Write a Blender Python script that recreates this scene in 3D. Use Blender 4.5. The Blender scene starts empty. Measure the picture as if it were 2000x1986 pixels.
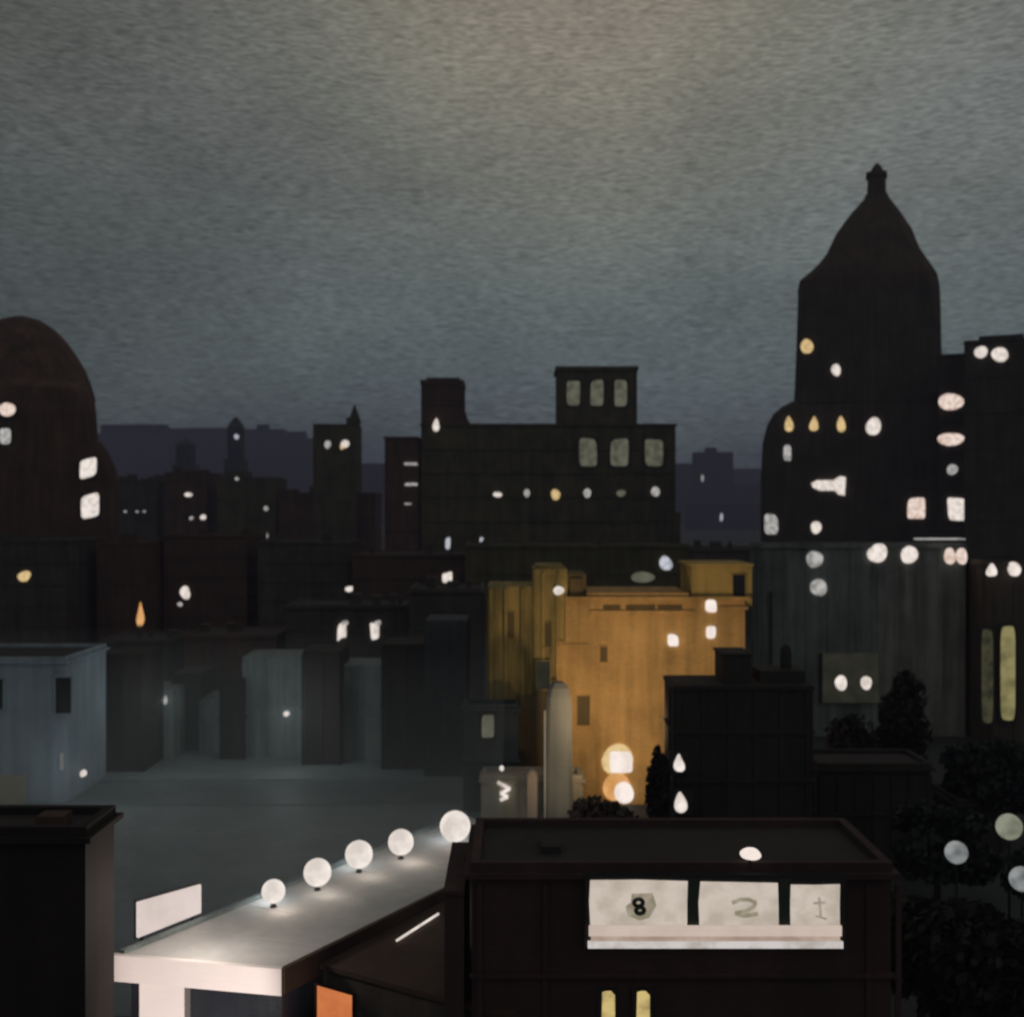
import bpy, bmesh, math, random
from mathutils import Vector
random.seed(7)
R = math.radians
C = bpy.context.scene.collection
F = 2222.0; CX = 1000.0; CY = 993.0; H = 26.0      # photograph measured in its own 2000 px; camera 26 m up

def P(x, y, d): return Vector(((x-CX)/F*d, d, H-(y-CY)/F*d))
def G(x, y, z):                                    # the point at height z under pixel x, y
    d = (H-z)*F/(y-CY); return Vector(((x-CX)/F*d, d, z))

# ------------------------------------------------------------------ materials
def nodes(name):
    m = bpy.data.materials.new(name); m.use_nodes = True
    nt = m.node_tree; nt.nodes.clear()
    out = nt.nodes.new('ShaderNodeOutputMaterial')
    return m, nt, out
def N(nt, t, **kw):
    n = nt.nodes.new(t)
    for k, v in kw.items(): setattr(n, k, v)
    return n
def wallmat(name, c1, c2=None, rough=.85, streak=1.0, bump=.35, brick=0.0, spec=.3):
    """masonry: two tones of the stone itself in brushed vertical weathering, blotches and grain"""
    c2 = c2 or tuple(v*.55 for v in c1)
    m, nt, out = nodes(name); L = nt.links.new
    b = N(nt, 'ShaderNodeBsdfPrincipled'); b.inputs['Roughness'].default_value = rough
    b.inputs['Specular IOR Level'].default_value = spec
    tc = N(nt, 'ShaderNodeTexCoord')
    mp = N(nt, 'ShaderNodeMapping'); mp.inputs['Scale'].default_value = (.55, .55, .05)
    L(tc.outputs['Object'], mp.inputs['Vector'])
    n1 = N(nt, 'ShaderNodeTexNoise'); n1.inputs['Scale'].default_value = 1.4; n1.inputs['Detail'].default_value = 6; n1.inputs['Roughness'].default_value = .6
    L(mp.outputs[0], n1.inputs['Vector'])
    n2 = N(nt, 'ShaderNodeTexNoise'); n2.inputs['Scale'].default_value = .22; n2.inputs['Detail'].default_value = 5
    L(tc.outputs['Object'], n2.inputs['Vector'])
    mpg = N(nt, 'ShaderNodeMapping'); mpg.inputs['Scale'].default_value = (1.2, 1.2, 9)
    L(tc.outputs['Object'], mpg.inputs['Vector'])
    n3 = N(nt, 'ShaderNodeTexNoise'); n3.inputs['Scale'].default_value = 1.3; n3.inputs['Detail'].default_value = 4
    L(mpg.outputs[0], n3.inputs['Vector'])
    a = N(nt, 'ShaderNodeMath', operation='MULTIPLY_ADD'); a.inputs[1].default_value = streak*.9; L(n1.outputs['Fac'], a.inputs[0])
    bq = N(nt, 'ShaderNodeMath', operation='MULTIPLY'); bq.inputs[1].default_value = .7; L(n2.outputs['Fac'], bq.inputs[0])
    L(bq.outputs[0], a.inputs[2])
    a2 = N(nt, 'ShaderNodeMath', operation='MULTIPLY_ADD'); a2.inputs[1].default_value = .35; L(n3.outputs['Fac'], a2.inputs[0]); L(a.outputs[0], a2.inputs[2])
    r = N(nt, 'ShaderNodeMapRange'); r.inputs['From Min'].default_value = .35+.45*streak; r.inputs['From Max'].default_value = .72+.5*streak
    L(a2.outputs[0], r.inputs['Value'])
    r.inputs['From Min'].default_value = .45*streak+.35+.175-.22; r.inputs['From Max'].default_value = .45*streak+.35+.175+.22
    mx = N(nt, 'ShaderNodeMix', data_type='RGBA'); L(r.outputs[0], mx.inputs['Factor'])
    mx.inputs['A'].default_value = (*c2, 1); mx.inputs['B'].default_value = (*c1, 1)
    L(mx.outputs['Result'], b.inputs['Base Color'])
    bp = N(nt, 'ShaderNodeBump'); bp.inputs['Strength'].default_value = bump; bp.inputs['Distance'].default_value = .12
    L(a2.outputs[0], bp.inputs['Height']); L(bp.outputs[0], b.inputs['Normal'])
    L(b.outputs[0], out.inputs[0]); return m
def lamp(name, c1, c2, strength=1.0, scale=2.0, sample=False):
    """something lit from within: two tints of its glass or curtain"""
    m, nt, out = nodes(name); L = nt.links.new
    e = N(nt, 'ShaderNodeEmission'); e.inputs[1].default_value = strength
    tc = N(nt, 'ShaderNodeTexCoord')
    n1 = N(nt, 'ShaderNodeTexNoise'); n1.inputs['Scale'].default_value = scale; n1.inputs['Detail'].default_value = 4
    L(tc.outputs['Object'], n1.inputs['Vector'])
    r = N(nt, 'ShaderNodeMapRange'); r.inputs['From Min'].default_value = .36; r.inputs['From Max'].default_value = .6
    L(n1.outputs['Fac'], r.inputs['Value'])
    mx = N(nt, 'ShaderNodeMix', data_type='RGBA'); L(r.outputs[0], mx.inputs['Factor'])
    mx.inputs['A'].default_value = (*c2, 1); mx.inputs['B'].default_value = (*c1, 1)
    L(mx.outputs['Result'], e.inputs[0]); L(e.outputs[0], out.inputs[0])
    m.cycles.emission_sampling = 'AUTO' if sample else 'NONE'
    return m
def plain(name, c, rough=.6, metal=0.0):
    m, nt, out = nodes(name)
    b = N(nt, 'ShaderNodeBsdfPrincipled'); b.inputs['Roughness'].default_value = rough
    b.inputs['Metallic'].default_value = metal
    tc = N(nt, 'ShaderNodeTexCoord'); n1 = N(nt, 'ShaderNodeTexNoise'); n1.inputs['Scale'].default_value = 3; n1.inputs['Detail'].default_value = 4
    nt.links.new(tc.outputs['Object'], n1.inputs['Vector'])
    mx = N(nt, 'ShaderNodeMix', data_type='RGBA'); nt.links.new(n1.outputs['Fac'], mx.inputs['Factor'])
    mx.inputs['A'].default_value = (*[v*.7 for v in c], 1); mx.inputs['B'].default_value = (*[min(1, v*1.3) for v in c], 1)
    nt.links.new(mx.outputs['Result'], b.inputs['Base Color']); nt.links.new(b.outputs[0], out.inputs[0]); return m

M = dict(
    black=wallmat('sooty_brick', (.11,.092,.076), (.055,.046,.038)),
    brown=wallmat('dark_brown_brick', (.15,.085,.055), (.06,.04,.03)),
    rust=wallmat('rusty_brick', (.13,.07,.048), (.06,.045,.035)),
    domebrown=wallmat('dark_dome_copper', (.115,.07,.045), (.06,.042,.03)),
    sootbrown=wallmat('sooty_tile', (.12,.085,.06), (.06,.045,.035)),
    olive=wallmat('olive_stone', (.14,.125,.06), (.06,.055,.035)),
    maroon=wallmat('maroon_brick', (.095,.052,.047), (.05,.032,.029)),
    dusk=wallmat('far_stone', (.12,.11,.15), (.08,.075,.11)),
    teal=wallmat('grey_teal_render', (.29,.335,.325), (.13,.15,.148), streak=1.2),
    slate=wallmat('slate_blue_render', (.42,.50,.56), (.27,.32,.37), streak=1.2),
    stone=wallmat('grey_green_stone', (.25,.27,.26), (.11,.12,.118), streak=1.6),
    navy=wallmat('navy_render', (.085,.10,.108), (.045,.05,.053)),
    pitch=wallmat('pitch_black_brick', (.055,.046,.038), (.03,.026,.022)),
    gold=wallmat('ochre_stucco', (.82,.49,.18), (.38,.235,.085), streak=.9, bump=.25),
    goldgreen=wallmat('olive_ochre_stucco', (.50,.355,.12), (.17,.14,.055), streak=1.6, bump=.3),
    atticgold=wallmat('attic_ochre', (.62,.42,.14), (.38,.28,.09), streak=1.2),
    pitchb=wallmat('pitch_brown_brick', (.036,.026,.022), (.02,.016,.014)),
    cgrey=wallmat('pale_concrete_roof', (.66,.63,.60), (.46,.465,.45), streak=.6),
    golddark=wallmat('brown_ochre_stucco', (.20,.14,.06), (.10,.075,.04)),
    beige=wallmat('beige_stone', (.55,.49,.38), (.36,.34,.28), streak=1.2),
    obelisk=wallmat('grey_obelisk_stone', (.30,.30,.27), (.22,.22,.20), streak=1.4, bump=.15),
    white=wallmat('white_painted_concrete', (.84,.77,.72), (.72,.68,.65), streak=.5, bump=.1),
    fasciabrown=wallmat('brown_painted_timber', (.085,.045,.03), (.045,.03,.022)),
    roof=wallmat('bitumen_roof', (.06,.052,.048), (.035,.03,.03), streak=.3),
    glass=plain('dark_window_glass', (.02,.024,.028), .12),
    frame=plain('dark_frame', (.03,.028,.026), .6),
    iron=plain('lamp_iron', (.05,.05,.05), .45, .6),
    bark=plain('bark', (.05,.035,.025), .9),
    w=lamp('lit_warm_white', (.95,.86,.80), (.66,.58,.51), 1, 1.2),
    w2=lamp('lit_dim_white', (.52,.50,.48), (.24,.24,.23), 1, 1.2),
    y=lamp('lit_amber', (.80,.58,.28), (.55,.38,.18), 1, 1.2),
    pk=lamp('lit_pink_white', (.95,.78,.70), (.60,.44,.35), 1, 1.5),
    dm=lamp('lit_dim_olive', (.125,.125,.09), (.07,.068,.048), 1, .5),
    dg=lamp('lit_faint_olive', (.026,.026,.018), (.018,.018,.013), 1, .6),
    ystrip=lamp('lit_stair_yellow', (.26,.23,.10), (.14,.125,.055), 1, .6),
    gstrip=lamp('lit_stair_dim', (.055,.053,.028), (.022,.022,.014), 1, .9),
    bl=lamp('lit_cool_white', (.62,.64,.70), (.34,.36,.42), 1, 2),
    orange=lamp('lit_orange_blind', (.62,.19,.065), (.48,.13,.045), 1, 1.0),
    or2=lamp('lit_peach', (.80,.42,.17), (.62,.30,.09), 1, 1.0),
    globe=lamp('opal_globe', (.98,.90,.83), (.72,.64,.58), 1, 1.0),
    bulb=lamp('bright_lamp_glass', (1.0,.88,.80), (.86,.74,.66), 1, 1.0),
    board=lamp('lit_blank_board', (.76,.64,.60), (.66,.56,.51), 1, .7),
    signw=lamp('sign_face', (.60,.52,.45), (.46,.40,.33), 1, 1.2),
    signp=lamp('sign_pink_band', (.56,.45,.39), (.60,.49,.42), 1, 1.2),
    signd=lamp('sign_dusky_band', (.36,.26,.21), (.48,.37,.30), 1, 1.2),
    signl=lamp('sign_white_lip', (.62,.58,.56), (.45,.40,.37), 1, 1.5),
    markg=plain('dark_green_paint', (.05,.07,.048), .6),
    marko=lamp('sign_olive_mark', (.25,.22,.15), (.38,.33,.255), 1, 3),
    markx=lamp('sign_grey_mark', (.30,.26,.21), (.40,.35,.29), 1, 3),
    yw=lamp('lit_yellow_curtain', (.62,.48,.19), (.30,.22,.09), 1, 1.6),
)

# ------------------------------------------------------------------ mesh collector
class MB:
    def __init__(s): s.bm = bmesh.new()
    def poly_prism(s, pts, vec):
        """pts: ring of points; vec: extrusion"""
        a = [s.bm.verts.new(p) for p in pts]; b = [s.bm.verts.new(Vector(p)+Vector(vec)) for p in pts]
        s.bm.faces.new(a); s.bm.faces.new(b[::-1])
        for i in range(len(a)):
            j = (i+1) % len(a); s.bm.faces.new([a[j], a[i], b[i], b[j]])
        return s
    def box(s, x0, x1, y0, y1, z0, z1):
        return s.poly_prism([(x0,y0,z0),(x1,y0,z0),(x1,y1,z0),(x0,y1,z0)], (0,0,z1-z0))
    def loft(s, rings):
        vs = [[s.bm.verts.new(p) for p in r] for r in rings]
        s.bm.faces.new(vs[0][::-1]); s.bm.faces.new(vs[-1])
        for a, b in zip(vs, vs[1:]):
            for i in range(len(a)):
                j = (i+1) % len(a); s.bm.faces.new([a[i], a[j], b[j], b[i]])
        return s
    def lathe(s, prof, c, n=24):
        return s.loft([[(c[0]+r*math.cos(2*math.pi*k/n), c[1]+r*math.sin(2*math.pi*k/n), c[2]+z) for k in range(n)] for r, z in prof])
    def tube(s, a, b, r, n=10, r2=None):
        a = Vector(a); b = Vector(b); t = (b-a).normalized(); r2 = r if r2 is None else r2
        u = t.orthogonal().normalized(); v = t.cross(u)
        return s.loft([[p+(u*math.cos(2*math.pi*k/n)+v*math.sin(2*math.pi*k/n))*q for k in range(n)] for p, q in ((a, r), (b, r2))])
    def build(s, name, m, parent=None, smooth=False, loc=None):
        bmesh.ops.recalc_face_normals(s.bm, faces=s.bm.faces)
        me = bpy.data.meshes.new(name)
        root = parent
        off = Vector((0,0,0))
        while root is not None: off += root.location; root = root.parent
        if loc is not None: off = off*0+Vector(loc)
        elif parent is None:
            zs = [v.co for v in s.bm.verts]
            off = Vector((sum(v.x for v in zs)/len(zs), sum(v.y for v in zs)/len(zs), min(v.z for v in zs)))
        for v in s.bm.verts: v.co -= off
        s.bm.to_mesh(me); s.bm.free()
        if smooth:
            for f in me.polygons: f.use_smooth = True
        o = bpy.data.objects.new(name, me); C.objects.link(o); me.materials.append(m)
        if parent is None: o.location = off
        else: o.parent = parent
        return o
def tag(o, label=None, cat=None, group=None, kind=None):
    if label: o['label'] = label
    if cat: o['category'] = cat
    if group: o['group'] = group
    if kind: o['kind'] = kind
    return o
def empty(name, loc, label, cat, group=None):
    o = bpy.data.objects.new(name, None); C.objects.link(o); o.location = loc; o.empty_display_size = .5
    return tag(o, label, cat, group)

# ------------------------------------------------------------------ buildings
class Bld: th = 0.0
def rp(x, y, th):
    """the same point as seen by someone turned th towards it"""
    u, v = (x-CX)/F, (y-CY)/F; c, s = math.cos(th), math.sin(th)
    k = c+u*s; return CX+F*(u*c-s)/k, CY+F*v/k
def turn(b):
    l = b.root.location; c, s = math.cos(b.th), math.sin(b.th)
    b.root.location = (l.x*c+l.y*s, -l.x*s+l.y*c, l.z); b.root.rotation_euler = (0, 0, -b.th)
def span(x0, x1, yt, d, dep):
    """front extent and height of a block whose silhouette is x0..x1, top yt"""
    db = d+dep
    X0 = (x0-CX)/F*(db if x0 > CX else d); X1 = (x1-CX)/F*(db if x1 < CX else d)
    Z = H-(yt-CY)/F*(d if yt < CY else db)
    return X0, X1, Z
def block(mb, X0, X1, d, dep, Z0, Z1, ribs=0, courses=0, pr=.12):
    mb.box(X0, X1, d, d+dep, Z0, Z1)
    w = X1-X0
    if ribs:
        for i in range(ribs+1):
            rw = min(.5, w/ribs*.22)
            x = X0+(w-rw)*i/ribs
            mb.box(x, x+rw, d-pr, d+.05, Z0, Z1-.35)
        nr = max(1, int(dep/(w/ribs)))
        for i in range(nr+1):
            y = d+.05+(dep-.6)*i/nr
            for xs in (X0-pr, X1-.05): mb.box(xs, xs+pr+.05, y, y+.4, Z0, Z1-.35)
    for i in range(courses):
        z = Z0+(Z1-Z0)*(i+1)/(courses+1)
        mb.box(X0-pr*1.6, X1+pr*1.6, d-pr*1.6, d+dep+pr, z, z+.22)
def bld(name, label, x0, x1, yt, d, dep, mat, ribs=5, courses=3, cornice=True, group=None, roofm=None, cat='building', extra=(), th=0.0, flush=False):
    if th:
        (x0, ya), (x1, yb2) = rp(x0, yt, th), rp(x1, yt, th); yt = (ya+yb2)/2
        extra = [(rp(a0, at, th)[0], rp(a1, at, th)[0], rp((a0+a1)/2, at, th)[1]) for a0, a1, at in extra]
    X0, X1, Z = span(x0, x1, yt, d, dep)
    if flush: X0, X1 = (x0-CX)/F*d, (x1-CX)/F*d
    b = Bld(); b.d = d; b.th = th; b.X0, b.X1, b.Z, b.dep = X0, X1, Z, dep
    b.root = empty(name, ((X0+X1)/2, d+dep/2, 0), label, cat, group)
    mb = MB(); ch = .55 if cornice else 0
    block(mb, X0, X1, d, dep, 0, Z-ch, ribs, courses)
    for (a0, a1, at) in extra:       # raised blocks of the same wall
        A0, A1, AZ = span(a0, a1, at, d, dep*.6)
        mb.box(A0, A1, d+.3, d+dep*.6, Z-ch, AZ)
    b.wall = mb.build('wall', mat, b.root)
    if cornice:
        c = MB(); q = .28; Zc = Z-ch
        c.box(X0-q, X1+q, d-q, d+dep+q, Zc, Zc+.2)
        t = .3
        c.box(X0-.05, X1+.05, d-.05, d+t, Zc+.2, Z); c.box(X0-.05, X1+.05, d+dep-t, d+dep+.05, Zc+.2, Z)
        c.box(X0-.05, X0+t, d+t, d+dep-t, Zc+.2, Z); c.box(X1-t, X1+.05, d+t, d+dep-t, Zc+.2, Z)
        c.build('parapet', mat, b.root)
        r = MB(); r.box(X0+t+.01, X1-t-.01, d+t+.01, d+dep-t-.01, Zc+.2, Zc+.26); r.build('roof', roofm or M['roof'], b.root)
    return b
def shape(cx, cy, w, h, kind, n=16, jit=.1):
    """outline in pixels"""
    pts = []; f1, f2 = random.uniform(0, 6.3), random.uniform(0, 6.3); n = 20
    for k in range(n):
        a = 2*math.pi*k/n; c, s = math.cos(a), math.sin(a)
        e = {'round': 1.0, 'quad': .35, 'tall': .55}.get(kind, 1.0)
        px = math.copysign(abs(c)**e, c)*w/2; py = math.copysign(abs(s)**e, s)*h/2
        if kind == 'tear': px *= (.30+.70*(.5+.5*s))
        if kind == 'slant': px = math.copysign(abs(c)**.4, c)*w/2; py = math.copysign(abs(s)**.4, s)*h/2-px*.28
        j = 1+jit*(.75*math.sin(2*a+f1)+.45*math.sin(3*a+f2))*.8; pts.append((cx+px*j, cy+py*j))
    return pts
def slab(pts, d, t=.05, proud=.3):
    return MB().poly_prism([P(x, y, d)*1.0+Vector((0,-proud,0)) for x, y in pts], (0, t, 0))
def win(b, x, y, w, h, mat='w', kind='round', frame=True, jit=.1, proud=None, label=None, bars=False):
    """a lit window: dark surround standing proud of the wall, lit pane inside it"""
    d = b.d; pr = proud if proud is not None else .32
    if b.th:
        x, y = rp(x, y, b.th); w *= math.cos(b.th)**2; h *= math.cos(b.th)
    if frame:
        fw = MB(); e = 3.5*130/max(d, 60)
        e = max(2.0, min(e, 5))
        a = P(x-w/2-e, y+h/2+e, d); c = P(x+w/2+e, y-h/2-e, d)
        fw.box(a.x, c.x, d-pr+.06, d+.02, a.z, c.z)
        fo = fw.build('window', M['frame'], b.root)
        po = slab(shape(x, y, w, h, kind, jit=jit), d, .05, pr+.0).build('pane', M[mat], fo)
    else:
        fo = po = slab(shape(x, y, w, h, kind, jit=jit), d, pr, pr).build('window', M[mat], b.root)
    if label: fo['label'] = label
    return fo
def darkwin(b, x0, x1, y0, y1, mat='glass', name='window', frame=True):
    d = b.d; a = P(x0, y1, d); c = P(x1, y0, d)
    f = MB(); t = .13
    f.box(a.x-t, c.x+t, d-.28, d+.02, a.z-t, a.z); f.box(a.x-t, c.x+t, d-.28, d+.02, c.z, c.z+t)
    f.box(a.x-t, a.x, d-.28, d+.02, a.z, c.z); f.box(c.x, c.x+t, d-.28, d+.02, a.z, c.z)
    fo = f.build(name, b.wall.data.materials[0] if b.wall else M['frame'], b.root)
    MB().box(a.x, c.x, d-.17, d+.02, a.z, c.z).build('pane', M[mat], fo)
    return fo
_dwm = {}
def dimgrid(b, cols, rows, x0, x1, y0, y1, skip=.15, wm=1.0, hm=1.6):
    """unlit sash windows, one object each, sharing one mesh"""
    key = (wm, hm)
    for i in range(cols):
        for j in range(rows):
            if random.random() < skip: continue
            x = x0+(x1-x0)*(i+.5)/cols; y = y0+(y1-y0)*(j+.5)/rows
            p = P(x, y, b.d)
            if key not in _dwm:
                m = MB(); m.box(-wm/2-.1, wm/2+.1, -.2, .02, -hm/2-.12, -hm/2); m.box(-wm/2-.1, wm/2+.1, -.2, .02, hm/2, hm/2+.1)
                m.box(-wm/2-.1, -wm/2, -.2, .02, -hm/2, hm/2); m.box(wm/2, wm/2+.1, -.2, .02, -hm/2, hm/2); m.box(-wm/2, wm/2, -.17, .02, -.03, .03)
                q = MB(); q.box(-wm/2, wm/2, -.14, .02, -hm/2, hm/2)
                fo = m.build('window', M['frame'], None, loc=(0,0,0)); po = q.build('pane', M['glass'], None, loc=(0,0,0))
                _dwm[key] = (fo.data, po.data)
                bpy.data.objects.remove(fo); bpy.data.objects.remove(po)
            fo = bpy.data.objects.new('window', _dwm[key][0]); C.objects.link(fo); fo.parent = b.root
            fo.location = Vector((p.x, b.d, p.z))-b.root.location
            po = bpy.data.objects.new('pane', _dwm[key][1]); C.objects.link(po); po.parent = fo

# ---------------- setting: ground, street, horizon
def sheet(name, x0, x1, y0, y1, z, mat):
    o = MB().poly_prism([(x0,y0,z),(x1,y0,z),(x1,y1,z),(x0,y1,z)], (0,0,-.003)).build(name, mat); o['kind'] = 'structure'; return o
asph = wallmat('wet_asphalt', (.22,.26,.26), (.13,.155,.155), rough=.55, streak=.4, bump=.2)
pav = wallmat('plaza_paving', (.28,.33,.33), (.18,.21,.215), rough=.6, streak=.4, bump=.2)
sheet('ground', -2500, 2500, -200, 2590, -.004, wallmat('dark_ground', (.07,.075,.075), (.04,.045,.045), streak=.3))
sheet('plaza', -60, 1.5, 58, 128, .12, pav)
# a street crossing the square, with kerbs and a worn centre line
def quadsheet(name, pts, z, mat):
    o = MB().poly_prism([(p[0], p[1], z) for p in pts], (0,0,-.003)).build(name, mat); o['kind'] = 'structure'
sheet('street', -60, 1.5, 99.5, 108.5, .124, asph)
k = MB()
for yy in (99.2, 108.5): k.box(-60, 1.5, yy, yy+.3, .12, .17)
k = k.build('kerb', wallmat('kerb_stone', (.28,.33,.33), (.18,.21,.215))); k['kind'] = 'structure'

# ---------------- far city fading into the haze
GF = 'far towers fading into the haze'
far = [(196,330,829,2480,'faintest one, farthest back beside the dome'),(325,470,836,2500,'faintest one, farthest back behind the thin spires'),(465,600,843,2450,'faintest one, farthest back left of the spiked tower'),(1310,1500,915,2450,'faintest one, farthest back across the right gap'),
       (150,262,846,2000,'second from the left dome, broad and low'),(250,338,838,2100,'just left of the thin spires'),
       (330,450,848,1900,'behind the first thin spire'),(476,560,838,2000,'right of the taller thin spire, square top'),(545,640,856,1900,'behind the left of the spiked square tower'),
       (640,770,905,1700,'in the gap between spiked tower and long block'),(1300,1382,905,1900,'low in the right gap beside the long block'),
       (1352,1432,883,1700,'square topped, in the middle of the right gap'),(1420,1530,946,1800,'low in the right gap beside the big spired tower')]
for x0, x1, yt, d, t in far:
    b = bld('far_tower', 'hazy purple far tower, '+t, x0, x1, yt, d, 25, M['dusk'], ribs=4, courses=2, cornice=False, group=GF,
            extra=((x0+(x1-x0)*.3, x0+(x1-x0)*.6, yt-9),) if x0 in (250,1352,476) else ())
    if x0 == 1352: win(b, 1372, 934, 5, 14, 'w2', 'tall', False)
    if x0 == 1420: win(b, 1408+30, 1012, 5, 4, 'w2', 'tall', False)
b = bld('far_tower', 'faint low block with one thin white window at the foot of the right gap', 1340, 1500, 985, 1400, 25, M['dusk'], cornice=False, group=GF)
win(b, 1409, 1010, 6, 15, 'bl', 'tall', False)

def spire(label, xc, w, yt, yb, d, light=None):
    p = P(xc, yb, d); ht = P(xc, yt, d).z; W = w/F*d
    r = empty('spire_tower', (p.x, d, 0), label, 'tower', 'thin spires on the far skyline')
    m = MB(); m.box(p.x-W*.95, p.x+W*.95, d-W, d+W, 0, p.z); m.box(p.x-W*.7, p.x+W*.7, d-W*.7, d+W*.7, p.z, p.z+(ht-p.z)*.25)
    m.box(p.x-W/2, p.x+W/2, d-W/2, d+W/2, p.z, p.z+(ht-p.z)*.8); m.build('wall', M['navy'], r)
    m = MB(); m.loft([[(p.x+sx*W*q, d+sy*W*q, z) for sx, sy in ((-1,-1),(1,-1),(1,1),(-1,1))] for q, z in ((.55, p.z+(ht-p.z)*.8), (.36, p.z+(ht-p.z)*.9), (.08, ht))])
    m.build('spire', M['navy'], r)
    if light:
        bb = Bld(); bb.d = d-W/2; bb.root = r; win(bb, light[0], light[1], 9, 10, 'bl', 'round', False)
spire('short thin hazy spire between the dome and the taller spire', 363, 30, 857, 925, 800)
spire('taller thin hazy spire with one white light near its top', 461, 27, 815, 925, 780, (462, 853))

# ---------------- skyline row, about 450 m away
s1 = bld('tower_block', 'dark block with ragged top just right of the domed tower', 222, 338, 938, 450, 22, M['black'], extra=((232,262,930),(290,318,931)))
for x in (245, 268, 282): win(s1, x, 999, 6, 4, 'w2', 'round', False)
s2 = bld('tower_block', 'dark brown block below the short thin spire, one bright light', 322, 432, 922, 440, 22, M['brown'], extra=((340,372,913),))
win(s2, 368, 966, 15, 9, 'w', 'round', False); win(s2, 397, 1010, 12, 10, 'w', 'round', False); win(s2, 374, 1012, 8, 7, 'w2', 'round', False)
s3 = bld('tower_block', 'dark olive block below the taller thin spire, two small lights one over the other', 425, 560, 932, 435, 22, M['olive'], extra=((440,490,921),))
win(s3, 520, 993, 9, 9, 'w2', 'round', False); win(s3, 520, 1046, 8, 11, 'w2', 'round', False)
win(s3, 463, 935, 7, 7, 'w2', 'round', False)
s4 = bld('tower_block', 'low dark block at the foot of the spiked square tower', 545, 745, 962, 425, 20, M['brown'], extra=((545,585,955),))
win(s4, 626, 1031, 9, 8, 'w2', 'round', False); win(s4, 681, 1058, 10, 7, 'w', 'round', False)
s5 = bld('square_tower', 'dark olive square tower, spike on its right corner, two lights near its top', 612, 706, 828, 420, 16, M['olive'], ribs=4, courses=5, extra=((676,704,815),), cat='tower')
X, _, Z = span(690, 690, 828, 420, 16)
MB().loft([[(X+sx*q, 424+sy*q, z) for sx, sy in ((-1,-1),(1,-1),(1,1),(-1,1))] for q, z in ((2.2, Z+1), (1.6, Z+3), (1.1, Z+4.5), (.2, Z+7.5))]).build('spike', M['black'], s5.root)
win(s5, 640, 868, 13, 15, 'w2', 'round', False); win(s5, 674, 867, 17, 15, 'w', 'round', False); win(s5, 668, 874, 8, 8, 'y', 'round', False)

# ---------------- big domed tower at the left
d = 260
dm = Bld(); dm.d = d; dm.th = math.atan((42-CX)/F)
def dome_tower():
    th = dm.th; q = d/F
    cx = 0.0; yc = d+20; qc = yc/F
    r = empty('domed_tower', (cx, yc, 0), 'big dark brown tower with a rounded dome top at the left edge', 'tower')
    dm.root = r; sc_ = math.cos(th)**2
    def zz(y, dd=d): return P(0, rp(42, y, th)[1], dd).z
    def ring(hw, y, ch=.1, k0=1.0):
        hw *= q*sc_; z = zz(y); k = hw*ch; hy = 20*k0
        return [(cx+a, yc+b, z) for a, b in ((-hw+k,-hy),(hw-k,-hy),(hw,-hy+k),(hw,hy-k),(hw-k,hy),(-hw+k,hy),(-hw,hy-k),(-hw,-hy+k))]
    m = MB()
    m.loft([[(v[0], v[1], 0) for v in ring(196, 940, .06)], ring(196, 940, .06)])
    m.loft([ring(200, 942, .08, .985), ring(193, 915, .1, .985), ring(176, 880, .1, .985), ring(160, 858, .12, .98)])
    for i in range(13):
        x = cx-18+36*i/12; m.box(x-.3, x+.3, yc-20.25, yc-19.5, 0, zz(945))
    m.build('wall', M['brown'], r)
    m = MB(); m.loft([ring(156, 866, .16, .97), ring(152, 800, .2, .97), ring(149, 776, .24, .95), ring(140, 752, .26, .93), ring(120, 735, .3, .8)]); m.build('upper_wall', M['brown'], r)
    rs = []
    for hw, y in ((149,780),(145,765),(139,745),(128,720),(112,694),(92,667),(68,643),(40,626),(15,619),(2,617)):
        z = zz(y, yc); a = hw*qc*sc_; rs.append([(cx+a*math.cos(2*math.pi*k/40), yc+min(a, 19)*math.sin(2*math.pi*k/40), z) for k in range(40)])
    MB().loft(rs).build('dome', M['brown'], r, smooth=True)
dome_tower()
for a in ((14,800,34,26,'pk','round'),(10,852,22,32,'w2','tall'),(172,914,34,38,'w','slant'),(176,988,38,46,'w','slant')):
    dm.d = 260 if a[1] > 870 else 260.4; win(dm, *a, jit=.05)
turn(dm)

# ---------------- long central block with tower and penthouse
c = Bld(); d = 350; c.d = d
X0, X1, Z = span(752, 1322, 832, d, 22)
c.root = empty('long_block', ((X0+X1)/2, d+11, 0), 'long dark skyline block with a tower, windowed penthouse and row of lights', 'building')
m = MB()
def cb(m, x0, x1, yt, yb=None, dd=0, dep=22, **k):
    A, B, Z1 = span(x0, x1, yt, d+dd, dep-dd); Z0 = 0 if yb is None else P(0, yb, d+dd).z
    block(m, A, B, d+dd, dep-dd, Z0, Z1, **k); return A, B, Z1
A, B, Zm = cb(m, 824, 1318, 832, ribs=18, courses=6, pr=.25)
m.box(A-.6, B+.6, d-.6, d+22.6, Zm, Zm+.7)
m.loft([[(x, y, z) for x, y in ((A+60*0,d+.5),(B+1.8,d+.5),(B+1.8,d+21),(A,d+21))] for z in (0, P(0,1000,d).z)])
c.wall = m.build('wall', M['olive'], c.root)
m = MB(); A, B, Zw = cb(m, 752, 828, 856, ribs=3, courses=4, dd=.5); m.box(A-.5, B, d, d+22, Zw, Zw+.5); m.build('wing', M['brown'], c.root)
m = MB(); A, B, Zt = cb(m, 823, 908, 752, 831, 1.0, 18, ribs=3, courses=1)
m.box(A-.3, B+.3, d+.7, d+18, Zt, Zt+1.6); m.box(A+1.5, B-1, d+2, d+16, Zt+1.6, Zt+2.4)
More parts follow.
